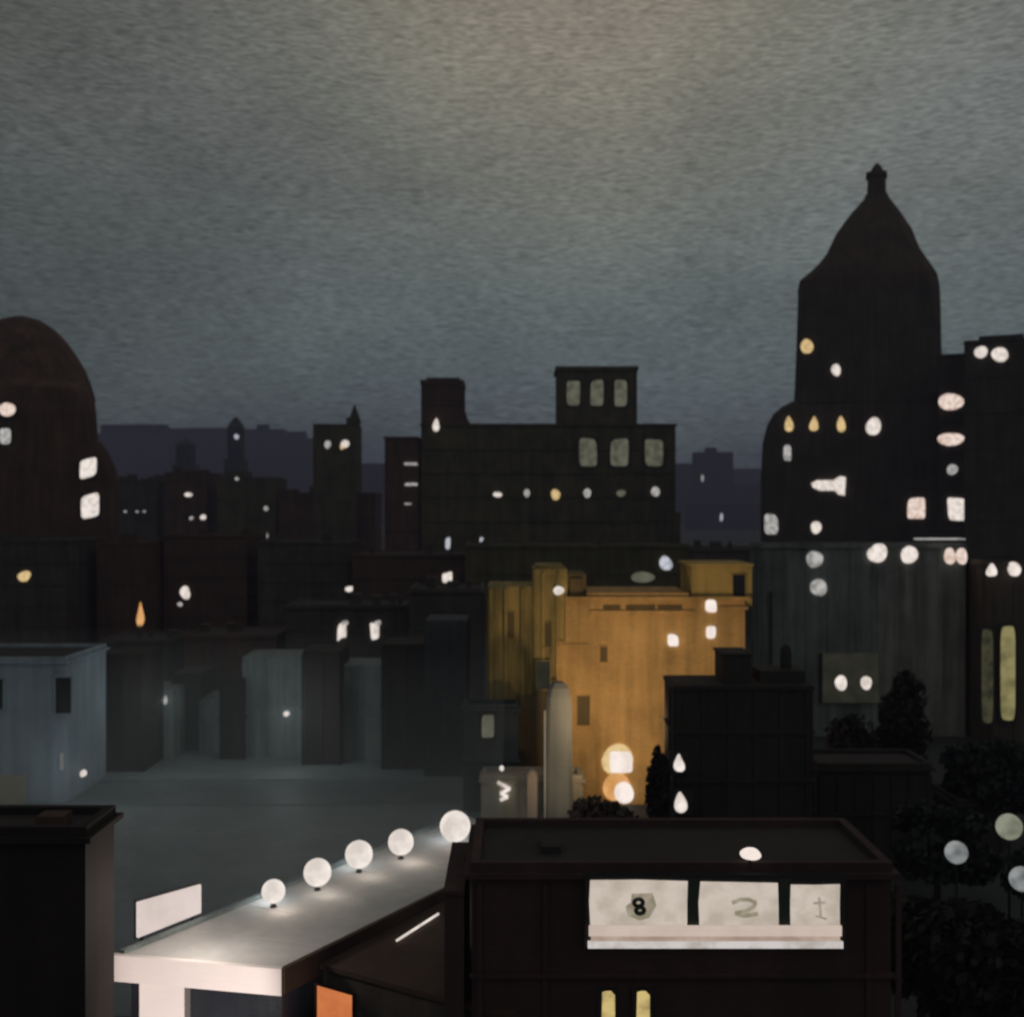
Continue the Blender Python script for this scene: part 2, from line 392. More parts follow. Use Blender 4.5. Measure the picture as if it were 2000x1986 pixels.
m.loft([[(x, y, z) for x, y in ((A+1,d+1.2),(B+e,d+1.2),(B+e,d+17),(A+1,d+17))] for e, z in ((2.6, Zm+.7), (1.4, Zm+2.2), (.2, Zm+6))])
m.build('stair_tower', M['rust'], c.root)
m = MB(); A, B, Zp = cb(m, 1085, 1243, 724, 831, 1.0, 18, ribs=0, courses=0)
m.box(A-.6, B+.6, d+.4, d+18.5, Zp, Zp+1.3)
for e in (0, .1, .5, .9):
    x = A+(B-A)*e; m.box(x-.2, x+1.2 if e < .9 else B+.2, d+.8, d+1.2, Zm+.7, Zp)
c.pent = m.build('penthouse', M['olive'], c.root)
pb = Bld(); pb.d = d+.8; pb.root = c.root
for x in (1120, 1166, 1212): win(pb, x, 768, 25, 50, 'dm', 'quad', jit=.06, proud=.3)
for x in (1148, 1210, 1277): win(c, x, 884, 34, 54, 'dm', 'quad', jit=.07, proud=.5)
for x, y, w, h, mt in ((972,966,17,10,'w'),(1029,963,12,15,'w2'),(1085,966,18,20,'y'),(1147,963,15,17,'w2'),(1213,963,18,13,'dm'),(1280,960,17,18,'w2')):
    win(c, x, y, w, h, mt, 'round', False, proud=.5)
win(c, 852, 830, 18, 26, 'w', 'tear', False, proud=.9); 
for y in (906, 946): win(c, 803, y, 26, 5, 'w2', 'quad', False, proud=.5)
win(c, 797, 984, 14, 3, 'w2', 'quad', False, proud=.5)
for x in (875, 942): win(c, x, 1061, 9, 24, 'bl', 'tall', False, proud=.5, jit=.15)

# ---------------- spired tower at the right
t = Bld(); d = 300; t.d = d; t.th = math.atan((1700-CX)/F)
def spired():
    yc = d+16; th = t.th
    r = empty('spired_tower', ((rp(1698, CY, th)[0]-CX)/F*yc, yc, 0), 'tall black tower with a flared conical roof and a finial, the highest in view', 'tower'); t.root = r
    def ring(y, xl, xr, ch=.22, hy=None):
        (x0, y0), (x1, y1) = rp(xl, y, th), rp(xr, y, th); yy = (y0+y1)/2
        hw = (x1-x0)/2/F*yc; hy = min(hy or hw, 16); dd = yc-hy*(1-2*ch)*0
        hw = (x1-x0)/2/F*(yc-hy*(1-2*ch)*.9); mx = ((x0+x1)/2-CX)/F*(yc-hy*.5); k = hw*ch
        z = P(0, yy, yc-hy*(.9 if hy > 12 else .2)).z
        return [(mx+u, yc+v, z) for u, v in ((-hw+k,-hy),(hw-k,-hy),(hw,-hy+k),(hw,hy-k),(hw-k,hy),(-hw+k,hy),(-hw,hy-k),(-hw,-hy+k))]
    m = MB()
    low = [ring(1056,1487,1880,.06,15.9), ring(940,1487,1880,.06,15.9), ring(862,1491,1880,.06,15.9), ring(826,1500,1880,.07,15.8), ring(804,1512,1876,.08,15.6), ring(790,1528,1862,.10,15.4), ring(780,1548,1845,.12,15.2)]
    low[0] = [(v[0], v[1], 0) for v in low[0]]
    m.loft(low); m.build('base_wall', M['black'], r)
    m = MB(); m.loft([ring(785,1552,1840,.10,15.6), ring(690,1556,1838,.10,15.6), ring(600,1559,1836,.11,15.6), ring(562,1560,1834,.12,15.6)])
    m.build('shaft', M['black'], r)
    m = MB(); m.loft([ring(563,1559,1834,.13,15.6), ring(540,1563,1829,.15,15.5), ring(526,1580,1820,.17,15), ring(508,1600,1808,.2,14), ring(488,1616,1795,.22,12.6), ring(465,1633,1781,.24,11), ring(442,1648,1768,.26,9), ring(420,1664,1755,.28,7), ring(404,1677,1745,.29,5), ring(392,1687,1737,.29,3.6), ring(382,1691,1733,.29,3)])
    m.build('roof', M['sootbrown'], r)
    m = MB(); m.loft([ring(386,1693,1731,.3), ring(345,1695,1730,.3)]); m.loft([ring(346,1691,1733,.3), ring(338,1692,1732,.3)]); m.loft([ring(339,1699,1726,.3), ring(330,1703,1723,.3), ring(320,1710,1716,.3)])
    m.build('finial', M['sootbrown'], r)
spired()
t.d = d+.4
for a in ((1576,677,24,30,'y','round'),(1633,723,18,24,'w','round')): win(t, *a, frame=False, jit=.12, proud=.5)
t.d = d+.2
for a in ((1541,828,24,32,'y','tear'),(1590,828,24,30,'y','tear'),(1643,828,24,32,'y','tear'),(1706,833,30,34,'w','round'),(1538,885,16,30,'w2','tall'),
          (1594,1030,20,26,'w','round'),(1790,993,32,42,'pk','quad'),(1506,1024,28,40,'w2','tall')): win(t, *a, frame=False, jit=.1, proud=.5)
# the broken bright dash: a lit gallery window
g = MB().poly_prism([P(*rp(x,y,t.th),d)+Vector((0,-.45,0)) for x, y in ((1584,944),(1596,938),(1628,938),(1640,930),(1652,932),(1650,968),(1638,966),(1630,958),(1600,958),(1588,952))], (0,.5,0)); g.build('window', M['w'], t.root)
turn(t)

r1 = bld('stepped_tower', 'black stepped tower beside the spired one, column of pink lit windows', 1833, 1935, 690, 280, 20, M['black'], ribs=4, courses=7, cat='tower', th=math.atan((1880-CX)/F))
for a in ((1857,785,48,34,'pk','round'),(1857,858,50,26,'pk','round'),(1860,917,22,20,'w2','round'),(1870,994,38,44,'w','quad')): win(r1, *a, frame=False, proud=.4, jit=.1)
turn(r1)
r2 = bld('wide_tower', 'wide black tower at the right edge with two white lights at its top', 1884, 2130, 659, 268, 20, M['black'], ribs=9, courses=7, cat='tower', extra=((1912,2000,654),), th=math.atan((2000-CX)/F))
win(r2, 1916, 688, 26, 24, 'w', 'round', False, proud=.4); win(r2, 1953, 693, 34, 28, 'w', 'round', False, proud=.4)
turn(r2)

# ---------------- middle row of dark blocks
b0 = bld('dark_block', 'dark block below the domed tower with one yellow light', -160, 205, 1048, 210, 20, M['black'], ribs=9, courses=4)
win(b0, 48, 1125, 24, 20, 'y', 'round', False, jit=.2)
b1 = bld('dark_block', 'dark brown block with a tall orange window, right of the yellow light', 190, 335, 1052, 220, 18, M['brown'], courses=4)
win(b1, 275, 1200, 20, 44, 'or2', 'tear', False, jit=.15)
b2 = bld('dark_block', 'rusty dark block with one round white light, left of centre', 320, 520, 1040, 230, 18, M['rust'], courses=4)
win(b2, 362, 1157, 20, 24, 'w', 'round', False, jit=.2); win(b2, 352, 1180, 10, 8, 'w2', 'round', False)
b3 = bld('dark_block', 'dark block with a small white light near the middle of the skyline', 505, 702, 1052, 225, 18, M['black'], courses=4)
win(b3, 683, 1150, 17, 11, 'w', 'round', False)
b4 = bld('dark_block', 'reddish dark block below the wing of the long block', 690, 925, 1075, 215, 18, M['rust'], courses=3)
win(b4, 874, 1128, 18, 22, 'w', 'slant', False, jit=.15)
b5 = bld('dark_block', 'black block behind the gold building with a cool white light and an olive light', 910, 1345, 1058, 205, 18, M['olive'], ribs=12, courses=3)
win(b5, 1300, 1100, 24, 28, 'bl', 'round', False, jit=.15); win(b5, 1255, 1127, 44, 22, 'dm', 'round', False)
b6 = bld('dark_block', 'low black block closing the gap below the purple haze', 1325, 1530, 1066, 240, 18, M['black'], ribs=6)
# nearer dark terraces
n1 = bld('terrace_block', 'dark terrace wall left, above the narrow row houses', 196, 372, 1232, 165, 12, M['black'], ribs=6, courses=2)
n2 = bld('terrace_block', 'second dark terrace from the left, above the narrow row houses', 362, 572, 1222, 160, 12, M['brown'], ribs=7, courses=2)
n3 = bld('terrace_block', 'dark terrace with two ragged white lit windows', 560, 812, 1168, 158, 12, M['black'], ribs=8, courses=3)
for x in (668, 732):
    win(n3, x, 1232, 15, 34, 'w', 'slant', False, jit=.25); win(n3, x+6, 1216, 12, 9, 'w2', 'slant', False, jit=.2)
n4 = bld('terrace_block', 'dark greenish block left of the gold building', 800, 945, 1138, 150, 12, M['black'], ribs=4, courses=2)

rc = random.Random(5)
for b_ in (s1, s2, s3, s4, b0, b1, b2, b3, b4, b5, b6, n1, n2, n3, n4):
    k = b_.d/F
    for i in range(rc.choice((2, 3, 3, 4))):
        wq = rc.uniform(5, 20)*k; hq = rc.uniform(4, 13)*k; xq = rc.uniform(b_.X0+.5, b_.X1-wq-.5)
        if b_ is b5 and hq > 1: hq *= .5
        yq = b_.d+b_.dep*rc.uniform(.35, .6); slim = wq < 9*k
        m = MB(); m.box(xq, xq+wq, yq, yq+min(wq, 3)+.3, b_.Z-.5, b_.Z+hq)
        if slim: m.lathe([(wq*.22, 0), (wq*.17, .8)], (xq+wq/2, yq+.4, b_.Z+hq-.05), 8)
        else: m.box(xq-.12, xq+wq+.12, yq-.12, yq+min(wq, 3)+.42, b_.Z+hq, b_.Z+hq+.18)
        m.build('chimney' if slim else 'roof_shed', b_.wall.data.materials[0], b_.root)
# ---------------- narrow row houses on the square
def row(label, x0, x1, yt, d, mat, ribs=2, top=None, **k):
    return bld('row_house', label, x0+.6, x1-.6, yt, d, 6, M[mat], ribs=ribs, courses=1, cornice=False, flush=True, group='narrow row houses on the square', **k)
row('leftmost narrow row house, black, beside the slate blue building', 203, 282, 1262, 112, 'pitch')
a = row('second narrow row house, grey teal with a tiny light', 280, 338, 1330, 118, 'teal'); win(a, 324, 1366, 8, 16, 'w2', 'tear', False)
row('third narrow row house, black and shorter', 336, 392, 1300, 122, 'pitch')
row('fourth narrow row house, grey and very slim', 390, 432, 1348, 120, 'teal')
row('fifth narrow row house, brown black', 430, 476, 1310, 117.5, 'pitchb')
a = row('sixth narrow row house, wide and grey with one small light', 474, 592, 1268, 118.5, 'teal', 3); win(a, 560, 1393, 10, 10, 'w', 'round', False)
row('seventh narrow row house, black with lights above it', 590, 664, 1258, 115, 'pitch')
row('eighth narrow row house, grey teal', 662, 748, 1285, 117, 'teal')
a = row('ninth narrow row house, black and wide', 746, 832, 1245, 113, 'pitch')
row('tenth narrow row house, navy, last before the gold building', 830, 912, 1200, 110, 'navy')

# ---------------- slate blue building at the left
L1 = bld('slate_building', 'slate blue rendered building with one dark window at the left edge', -130, 207, 1257, 100, 10, M['slate'], ribs=0, courses=0)
darkwin(L1, 110, 141, 1322, 1392); darkwin(L1, -20, 8, 1325, 1384)
MB().box(P(-60,0,100).x, P(52,0,100).x, 99.7, 100.02, 0.12, P(0,1512,100).z).build('plinth_panel', M['beige'], L1.root)
L1w = MB().box(P(118,0,100).x, P(124,0,100).x, 99.86, 100, P(0,1503,100).z, P(0,1470,100).z); L1w.build('drain_pipe', M['white'], L1.root)
win(L1, 164, 1509, 11, 14, 'w', 'round', False)

# ---------------- near dark building bottom left
L2 = bld('near_dark_building', 'nearest dark brown building filling the bottom left corner', -400, 223, 1572, 41.5, 3, M['pitchb'], ribs=0, courses=0)
for (x, z) in ((-17.2, 13.1),):
    MB().box(x-.5, x+.5, 42.3, 43.2, L2.Z-.4, L2.Z+.15).build('chimney', M['brown'], L2.root)

# ---------------- gold floodlit building
g = Bld(); d = 100; g.d = d; q = d/F
g.root = empty('gold_building', (P(1200,0,d).x, d+5, 0), 'floodlit ochre gold building with a stepped roofline in the centre', 'building')
def Zy(y, dd=d): return P(0, y, dd).z
def X(x, dd=d): return (x-CX)/F*dd
m = MB()
m.box(X(1104), X(1455), d, d+8, 0, Zy(1168)); m.box(X(1086), X(1104), d, d+8, 0, Zy(1252))
m.box(X(1146), X(1345), d+.01, d+8.3, Zy(1168), Zy(1158))
g.wall = m.build('wall', M['gold'], g.root)
m = MB(); m.box(X(1352), X(1470), d+.25, d+7, Zy(1184), Zy(1103)); m.box(X(1347), X(1473), d+.15, d+7.2, Zy(1106), Zy(1101)); m.build('attic', M['atticgold'], g.root)
m = MB(); m.box(X(1150), X(1354), d-.22, d+.02, Zy(1199), Zy(1192)); m.box(X(1104), X(1462), d-.3, d-.01, Zy(1172), Zy(1165)); m.box(X(1380), X(1460), d-.25, d-.01, Zy(1190), Zy(1184))
m.box(X(1090), X(1150), d-.2, d-.01, Zy(1262), Zy(1257)); m.build('cornice', M['gold'], g.root)
m = MB(); m.box(X(952), X(1042), d+.5, d+8, 0, Zy(1146)); m.box(X(1042), X(1108), d+.3, d+8, 0, Zy(1112)); m.box(X(1048), X(1102), d+1, d+7, Zy(1112), Zy(1106))
for x in (956, 985, 1018, 1058, 1086): m.box(X(x), X(x+6), d+.1, d+.6, 0, Zy(1150 if x < 1040 else 1118))
m.build('left_wing', M['goldgreen'], g.root)
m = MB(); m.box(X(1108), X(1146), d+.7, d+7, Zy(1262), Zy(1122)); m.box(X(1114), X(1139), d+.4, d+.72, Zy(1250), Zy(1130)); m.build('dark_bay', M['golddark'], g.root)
m = MB(); m.box(X(1046), X(1088), d-.15, d+.32, 0, Zy(1325)); m.box(X(1010), X(1046), d-.1, d+.52, 0, Zy(1360)); m.build('dark_porch', M['golddark'], g.root)  # porch blocks in a darker brown stucco
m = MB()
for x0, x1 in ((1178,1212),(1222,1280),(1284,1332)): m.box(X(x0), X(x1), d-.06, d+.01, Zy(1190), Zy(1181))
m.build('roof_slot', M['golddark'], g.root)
def gw(x0, x1, y0, y1, dd=0, mt='golddark'):
    f = MB(); a, b_, z0, z1 = X(x0), X(x1), Zy(y1), Zy(y0); tt = .09
    f.box(a-tt, b_+tt, d+dd-.16, d+dd+.01, z1, z1+tt); f.box(a-tt, b_+tt, d+dd-.2, d+dd+.01, z0-tt, z0); f.box(a-tt, a, d+dd-.14, d+dd+.01, z0, z1); f.box(b_, b_+tt, d+dd-.14, d+dd+.01, z0, z1)
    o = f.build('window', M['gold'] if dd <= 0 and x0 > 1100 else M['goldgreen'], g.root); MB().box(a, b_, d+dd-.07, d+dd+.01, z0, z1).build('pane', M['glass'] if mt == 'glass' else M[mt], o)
gw(1127, 1152, 1358, 1416); gw(1432, 1456, 1122, 1186, .25, 'glass'); gw(984, 1004, 1196, 1246, .5); gw(1172, 1186, 1262, 1292); gw(1062, 1076, 1216, 1262, .3)
gw(1048, 1074, 1290, 1345, -.15, 'dg')
gb = Bld(); gb.d = d; gb.root = g.root
for x, y, w, h, mt in ((1388,1183,22,24,'bulb'),(1388,1234,18,24,'bulb'),(1314,1250,20,24,'bulb')): win(gb, x, y, w, h, mt, 'tall', False)
win(gb, 1091, 1153, 20, 18, 'w', 'round', False, proud=.2)
o = win(gb, 1212, 1487, 46, 40, 'bulb', 'quad', False, jit=.08); o = win(gb, 1218, 1546, 38, 42, 'bulb', 'round', False, jit=.05, proud=.45)
win(gb, 1204, 1536, 54, 54, 'or2', 'round', False, jit=.06, proud=.2); win(gb, 1206, 1483, 62, 60, 'y', 'round', False, jit=.08, proud=.15)  # glow around the two lamps, put in as amber emissive discs

nb = bld('navy_annex', 'small navy annex with a dim olive window in front of the gold left wing', 905, 1012, 1366, 97, 2.3, M['navy'], ribs=0, courses=1)
win(nb, 953, 1417, 24, 44, 'dm', 'quad', True, jit=.05)

# ---------------- obelisk, pale forecourt wall and its little things
ob = empty('obelisk', (X(1090,92), 92, 0), 'grey stone obelisk with a rounded tip in front of the gold building', 'obelisk')
zt = P(0,1330,92).z; cx_ = X(1091,92)
def oring(hw, z): return [(cx_+hw*a, 92+hw*b, z) for a, b in ((-.7,-1),(.7,-1),(1,-.7),(1,.7),(.7,1),(-.7,1),(-1,.7),(-1,-.7))]
MB().loft([oring(1.13,1.2), oring(1.08,4), oring(1.02,zt-2), oring(.95,zt-1.2), oring(.75,zt-.5), oring(.42,zt-.1), oring(.12,zt)]).build('shaft', M['obelisk'], ob)
MB().loft([oring(1.5,0), oring(1.5,.8), oring(1.3,1.2)]).build('plinth', M['obelisk'], ob)
m = MB(); m.box(cx_-1.19, cx_-1.09, 90.9, 91.05, 1.2, zt-2.2); m.build('pale_edge_strip', M['white'], ob)  # pale strip down the left edge only
fb = bld('forecourt_pavilion', 'low beige stone pavilion at the foot of the gold building with a white zigzag light', 942, 1136, 1497, 93.5, 3, M['beige'], ribs=6, courses=0, roofm=M['beige'])
# zigzag neon mark and small lamp on the pavilion
zz = MB(); pts = [(972,1527),(996,1540),(978,1549),(992,1556),(977,1562)]
for a_, b_ in zip(pts, pts[1:]): zz.tube(P(a_[0],a_[1],93.2), P(b_[0],b_[1],93.2), .14, 8)
zz.build('zigzag_light', M['w'], fb.root)
win(fb, 980, 1499, 9, 9, 'w', 'round', False); 
fw_ = MB().box(P(1030,0,91).x, P(1049,0,91).x, 90.7, 91.2, 0, P(0,1512,91).z); fw_.lathe([(.42,0),(.36,.25),(.1,.45)], (P(1039.5,0,91).x, 90.95, P(0,1512,91).z), 12)
tag(fw_.build('stone_pillar', wallmat('peach_stone', (.66,.50,.38), (.48,.38,.30))), 'short peach stone pillar between the white zigzag light and the obelisk', 'pillar')

# ---------------- slate facade on the right
S = bld('grey_facade', 'broad grey green facade with vertical streaks below the spired tower', 1466, 1884, 1058, 130, 6, M['stone'], ribs=9, courses=0)
for a in ((1590,1092,30,34,'w2','round'),(1598,1147,30,34,'w2','round'),(1713,1080,38,36,'w','round'),(1775,1083,30,36,'w','round'),(1854,1086,22,30,'pk','round'),(1877,1086,22,30,'pk','round')): win(S, *a, frame=False, jit=.12)
m = MB(); a = P(1606,1372,129.6); c2 = P(1716,1276,129.6); m.box(a.x, c2.x, 129.55, 130, a.z, c2.z)
pw = m.build('lit_bay', M['dg'], S.root)
win(S, 1640, 1332, 24, 28, 'w', 'round', False, proud=.6); win(S, 1689, 1332, 20, 28, 'w', 'round', False, proud=.6)
MB().box(P(1604,0,129).x, P(1608,0,129).x, 129.3, 129.9, a.z, c2.z).build('pipe', M['fasciabrown'], S.root)
MB().box(P(1502,0,130).x, P(1507,0,130).x, 129.6, 129.87, P(0,1300,130).z, P(0,1155,130).z).build('drain_pipe', M['iron'], S.root)
m = MB(); z = P(0,1054,130).z; m.box(P(1790,0,130).x, P(1880,0,130).x, 129.2, 131, z, z+.18); m.build('roof_edge_glow', M['w2'], S.root)  # lit patch of the parapet put in as an emissive strip
R4 = bld('corner_block', 'black block at the right edge with two tall yellow stair windows', 1884, 2180, 1090, 124, 8, M['black'], ribs=6, courses=0)
win(R4, 1935, 1113, 24, 26, 'w', 'tear', False, proud=.5); win(R4, 1979, 1111, 22, 28, 'w', 'round', False, proud=.5)
win(R4, 1965, 1313, 28, 186, 'ystrip', 'quad', True, jit=.02, proud=.5); win(R4, 1925, 1318, 22, 182, 'gstrip', 'quad', True, jit=.03, proud=.5)

# ---------------- black stepped building in front of the gold one
K = Bld(); K.d = 80
K.root = empty('stepped_black_building', (P(1430,0,80).x, 83, 0), 'black stepped building standing against the gold one, two drop-shaped lights', 'building')
m = MB()
x0, x1, z = span(1300, 1585, 1318, 80, 5); block(m, x0, x1, 80, 5, 0, z, 5, 3)
A, B, z2 = span(1396, 1466, 1268, 81, 3.5); m.box(A, B, 81, 84.5, z, z2); m.box(A-.12, B+.12, 80.9, 84.6, z2, z2+.15)
A, B, z3 = span(1466, 1575, 1298, 81, 3.5); m.box(A+.01, B, 81.2, 84.3, z, z3)
A, B, z4 = span(1520, 1550, 1256, 82, 1.2); m.lathe([((B-A)/2, z3), ((B-A)/2, z4-.5), ((B-A)/2*.75, z4-.15), (.1, z4)], ((A+B)/2, 82.6, 0), 14)
m.box(x0-.18, x1+.18, 79.82, 85.1, z-.3, z-.05)
K.wall = m.build('wall', M['pitch'], K.root)
win(K, 1325, 1488, 30, 34, 'w', 'tear', True); win(K, 1328, 1564, 36, 40, 'w', 'tear', True)
K4 = bld('low_black_building', 'lowest black building right of the poplars, behind the dark trees', 1822, 1960, 1530, 86, 5, M['pitch'], ribs=3, courses=0)
K3 = bld('low_black_building', 'low black building below the grey facade', 1566, 1818, 1462, 84, 5, M['pitch'], ribs=6, courses=1)

# ---------------- maroon building with the sign, front centre
W = bld('maroon_building', 'dark maroon building with a long white illuminated sign on its front', 922, 1740, 1597, 42, 6, M['maroon'], ribs=0, courses=0)
m = MB(); zz_ = H-48*(1652-CY)/F; m.box(P(868,0,42).x, W.X0-.3, 42.01, 48, 0, zz_); m.box(P(866,0,42).x, W.X0-.29, 41.9, 48.1, zz_, zz_+.15); m.build('side_wing', M['maroon'], W.root)
m = MB(); m.box(W.X0-.1, W.X1+.1, 41.78, 41.98, P(0,1905,42).z, P(0,1898,42).z)
for x in (932, 1060, 1690, 1748): m.box(P(x,0,42).x, P(x+10,0,42).x, 41.85, 42.01, 0, W.Z-.8)
m.build('string_course', M['maroon'], W.root)
m = MB(); m.box(P(1060,0,42).x, P(1100,0,42).x, 44, 45.5, W.Z-.4, W.Z-.02); m.build('roof_hatch', M['roof'], W.root)
for x in (1186, 1254):
    f = MB(); a, b_ = P(x-16,0,42).x, P(x+16,0,42).x; z1 = P(0,1932,42).z
    f.box(a-.08, a, 41.9, 42.01, 5.2, z1+.08); f.box(b_, b_+.08, 41.9, 42.01, 5.2, z1+.08); f.box(a, b_, 41.9, 42.01, z1, z1+.08); f.box(a, b_, 41.88, 42.01, 5.1, 5.2)
    o = f.build('window', M['frame'], W.root)
    pn = MB(); pn.poly_prism([(a+.05,41.96,5.2),(b_-.02,41.96,5.2),(b_-.02,41.96,z1-.2),((a+b_)/2+.1,41.96,z1),(a+.12,41.96,z1-.08)], (0,.03,0)); pn.build('pane', M['yw'], o)
# sign: cabinet, three faces, gaps, marks, ledges
sg = empty('illuminated_sign', P(1398,1850,41.8), 'long white lit sign of three panels over a pinkish ledge on the maroon building', 'sign')
sd = 41.6
def sb(x0, x1, y0, y1, ya, yb, name, mat, par=sg):
    a = P(x0, y1, sd); b_ = P(x1, y0, sd); return MB().box(a.x, b_.x, ya, yb, a.z, b_.z).build(name, M[mat] if isinstance(mat, str) else mat, par)
sb(1142, 1652, 1708, 1852, 41.62, 41.98, 'cabinet', 'frame')
edge = lambda x0, x1, y0, y1: [(x0+random.uniform(0,3), y0+random.uniform(0,3)), ((x0+x1)/2, y0+random.uniform(-1,3)), (x1-random.uniform(0,3), y0+random.uniform(0,4)), (x1-random.uniform(0,2), (y0+y1)/2), (x1-random.uniform(0,2), y1), (x0+random.uniform(0,2), y1), (x0-random.uniform(0,2), (y0+y1)/2)]
for x0, x1, y0 in ((1152,1344,1718),(1366,1522,1721),(1544,1642,1725)):
    p = MB().poly_prism([P(x, y, 41.58) for x, y in edge(x0, x1, y0, 1806)], (0,.05,0)).build('panel', M['signw'], sg)
    if x0 == 1152:
        mk = MB()
        # dark green eight-like round mark
        for cxm, cym, rr in ((1247,1762,12),(1250,1777,11)):
            for k in range(14):
                a0, a1 = 2*math.pi*k/14, 2*math.pi*(k+1)/14
                mk.tube(P(cxm+rr*.75*math.cos(a0), cym+rr*.6*math.sin(a0), 41.54), P(cxm+rr*.75*math.cos(a1), cym+rr*.6*math.sin(a1), 41.54), .085, 6)
        mk.build('round_mark', M['markg'], p)
        MB().poly_prism([P(x,y,41.565) for x, y in ((1234,1745),(1275,1744),(1282,1768),(1268,1792),(1250,1797),(1226,1788),(1222,1770),(1232,1762))], (0,.02,0)).build('olive_mark', M['marko'], p)  # olive patch around the round mark
    elif x0 == 1366:
        mk = MB(); q_ = [(1430,1763),(1446,1756),(1462,1756),(1476,1762),(1470,1772),(1456,1779),(1436,1783),(1452,1788),(1480,1784)]
        for a_, b_ in zip(q_, q_[1:]): mk.tube(P(*a_,41.53), P(*b_,41.53), .075, 6)
        mk.build('curled_mark', M['marko'], p)
    else:
        mk = MB(); mk.tube(P(1600,1752,41.56), P(1603,1788,41.56), .05, 6); mk.tube(P(1589,1763,41.56), P(1612,1762,41.56), .05, 6); mk.tube(P(1593,1788,41.56), P(1614,1794,41.56), .04, 6)
        mk.build('cross_mark', M['markx'], p)
sb(1344.6, 1365.4, 1716, 1804, 41.60, 41.66, 'divider', 'markg'); sb(1522.6, 1543.4, 1716, 1804, 41.60, 41.66, 'divider', 'markg')
sb(1150, 1643, 1806.5, 1826, 41.50, 41.62, 'ledge', 'signp'); sb(1154, 1640, 1826.5, 1836, 41.54, 41.62, 'ledge', 'signd'); sb(1148, 1645, 1836.5, 1849, 41.46, 41.62, 'ledge', 'signl')
rl = empty('roof_lamp', P(1466,1680,41.9), 'small white lamp on the roof edge above the long sign', 'lamp')
pp = P(1466,1667,41.9); MB().lathe([(.06,0),(.06,max(.1,pp.z-W.Z+.1))], (pp.x,41.95,W.Z-.1), 8).build('post', M['iron'], rl)
slab(shape(1466,1667,38,24,'round',jit=.12), 41.9, .2, .1).build('lens', M['bulb'], rl)

# ---------------- white canopy building with globe lamps
zr = 8.0
dv = Vector((.617, 1, 0)).normalized(); pv = Vector((dv.y, -dv.x, 0))
fl = G(232, 1862, zr); nr = G(547, 1890, zr)
fr = G(905, 1862-.4065*(905-232), zr); ne = nr+dv*19
cn = empty('canopy_building', (fl+nr)/2-Vector((0,0,zr)), 'long pale flat canopy with bright white front beam and column, globe lamps on top', 'canopy')
th = 1.05
def V(p, z): return Vector((p.x, p.y, z))
m = MB(); m.poly_prism([V(fl,zr), V(nr,zr), V(ne,zr), V(fr,zr)], (0,0,-.25))
for i in range(1, 7):
    a_ = fl.lerp(fr, i/7.3)+pv*.35; b_ = nr.lerp(ne, i/7.3)-pv*.1; m.poly_prism([V(a_,zr+.02), V(b_,zr+.02), V(b_+dv*.09,zr+.02), V(a_+dv*.09,zr+.02)], (0,0,-.04))
m.build('roof', M['cgrey'], cn)
m = MB(); fd = (nr-fl); off = Vector((0,-.25,0))
m.poly_prism([fl+off+Vector((-.35,0,.06)), nr+off+Vector((.1,0,.06)), nr+Vector((.1,-.01,.06)), fl+Vector((-.35,-.01,.06))], (0,0,-th)); m.build('front_beam', M['white'], cn)
m = MB(); a = nr-dv*.0+pv*.02; b_ = ne+pv*.02; m.poly_prism([V(a,zr+.03), V(b_,zr+.03), V(b_+pv*.22,zr+.03), V(a+pv*.22,zr+.03)], (0,0,-1.0)); m.build('side_fascia', M['fasciabrown'], cn)
m = MB(); m.poly_prism([V(fl-dv*.0,zr+.16), V(fr,zr+.16), V(fr+pv*.3,zr+.16), V(fl+pv*.3+Vector((0,.1,0)),zr+.16)], (0,0,-.16)); m.build('kerb', M['teal'], cn)
# column, and a dark wall put in for the shade under the roof
yb = fl.y-.1
cl, cr = (272-CX)/F*yb, (360-CX)/F*yb
m = MB(); m.box(cl, cr, yb, yb+1.2, 0, zr-th+.08)
m.build('column', M['white'], cn)
m = MB()
ins = 1.3
pa, pb_ = V(fl,0)+Vector((0,ins,0))+pv*.1, V(nr,0)+Vector((0,ins,0))-pv*.25
pc, pd = V(ne,0)-pv*.25, V(fr,0)+pv*.6
m.poly_prism([pa, pb_, pc, pd], (0,0,zr-.26)); m.build('dark_infill_wall', wallmat('dark_blue_infill', (.03,.037,.045), (.018,.02,.024), rough=.3), cn)
# blank lit board
bA = G(270,1846,zr+.02); bB = G(393,1794,zr+.02)
bd = empty('lit_board', (bA+bB)/2, 'blank glowing white board standing on the left end of the pale roof', 'board')
z0a = H-(1831-CY)/F*bA.y; z1a = H-(1762-CY)/F*bA.y; z0b = H-(1782-CY)/F*bB.y; z1b = H-(1727-CY)/F*bB.y
n_ = Vector((-dv.x*0+pv.x, pv.y, 0))*.12
MB().poly_prism([V(bA,z0a), V(bB,z0b), V(bB,z1b), V(bA,z1a)], -n_).build('panel', M['board'], bd)
m = MB()
e = Vector((0,0,.07)); s_ = -n_*1.01
m.poly_prism([V(bA,z0a)-n_-e, V(bB,z0b)-n_-e, V(bB,z1b)-n_+e, V(bA,z1a)-n_+e], -n_); m.build('back_frame', M['iron'], bd)
for tt in (.1, .9):
    p = bA.lerp(bB, tt)-n_*1.5; MB().tube(V(p,zr), V(p,z0a.__float__() if False else z0a*(1-tt)+z0b*tt), .07, 8).build('leg', M['iron'], bd)
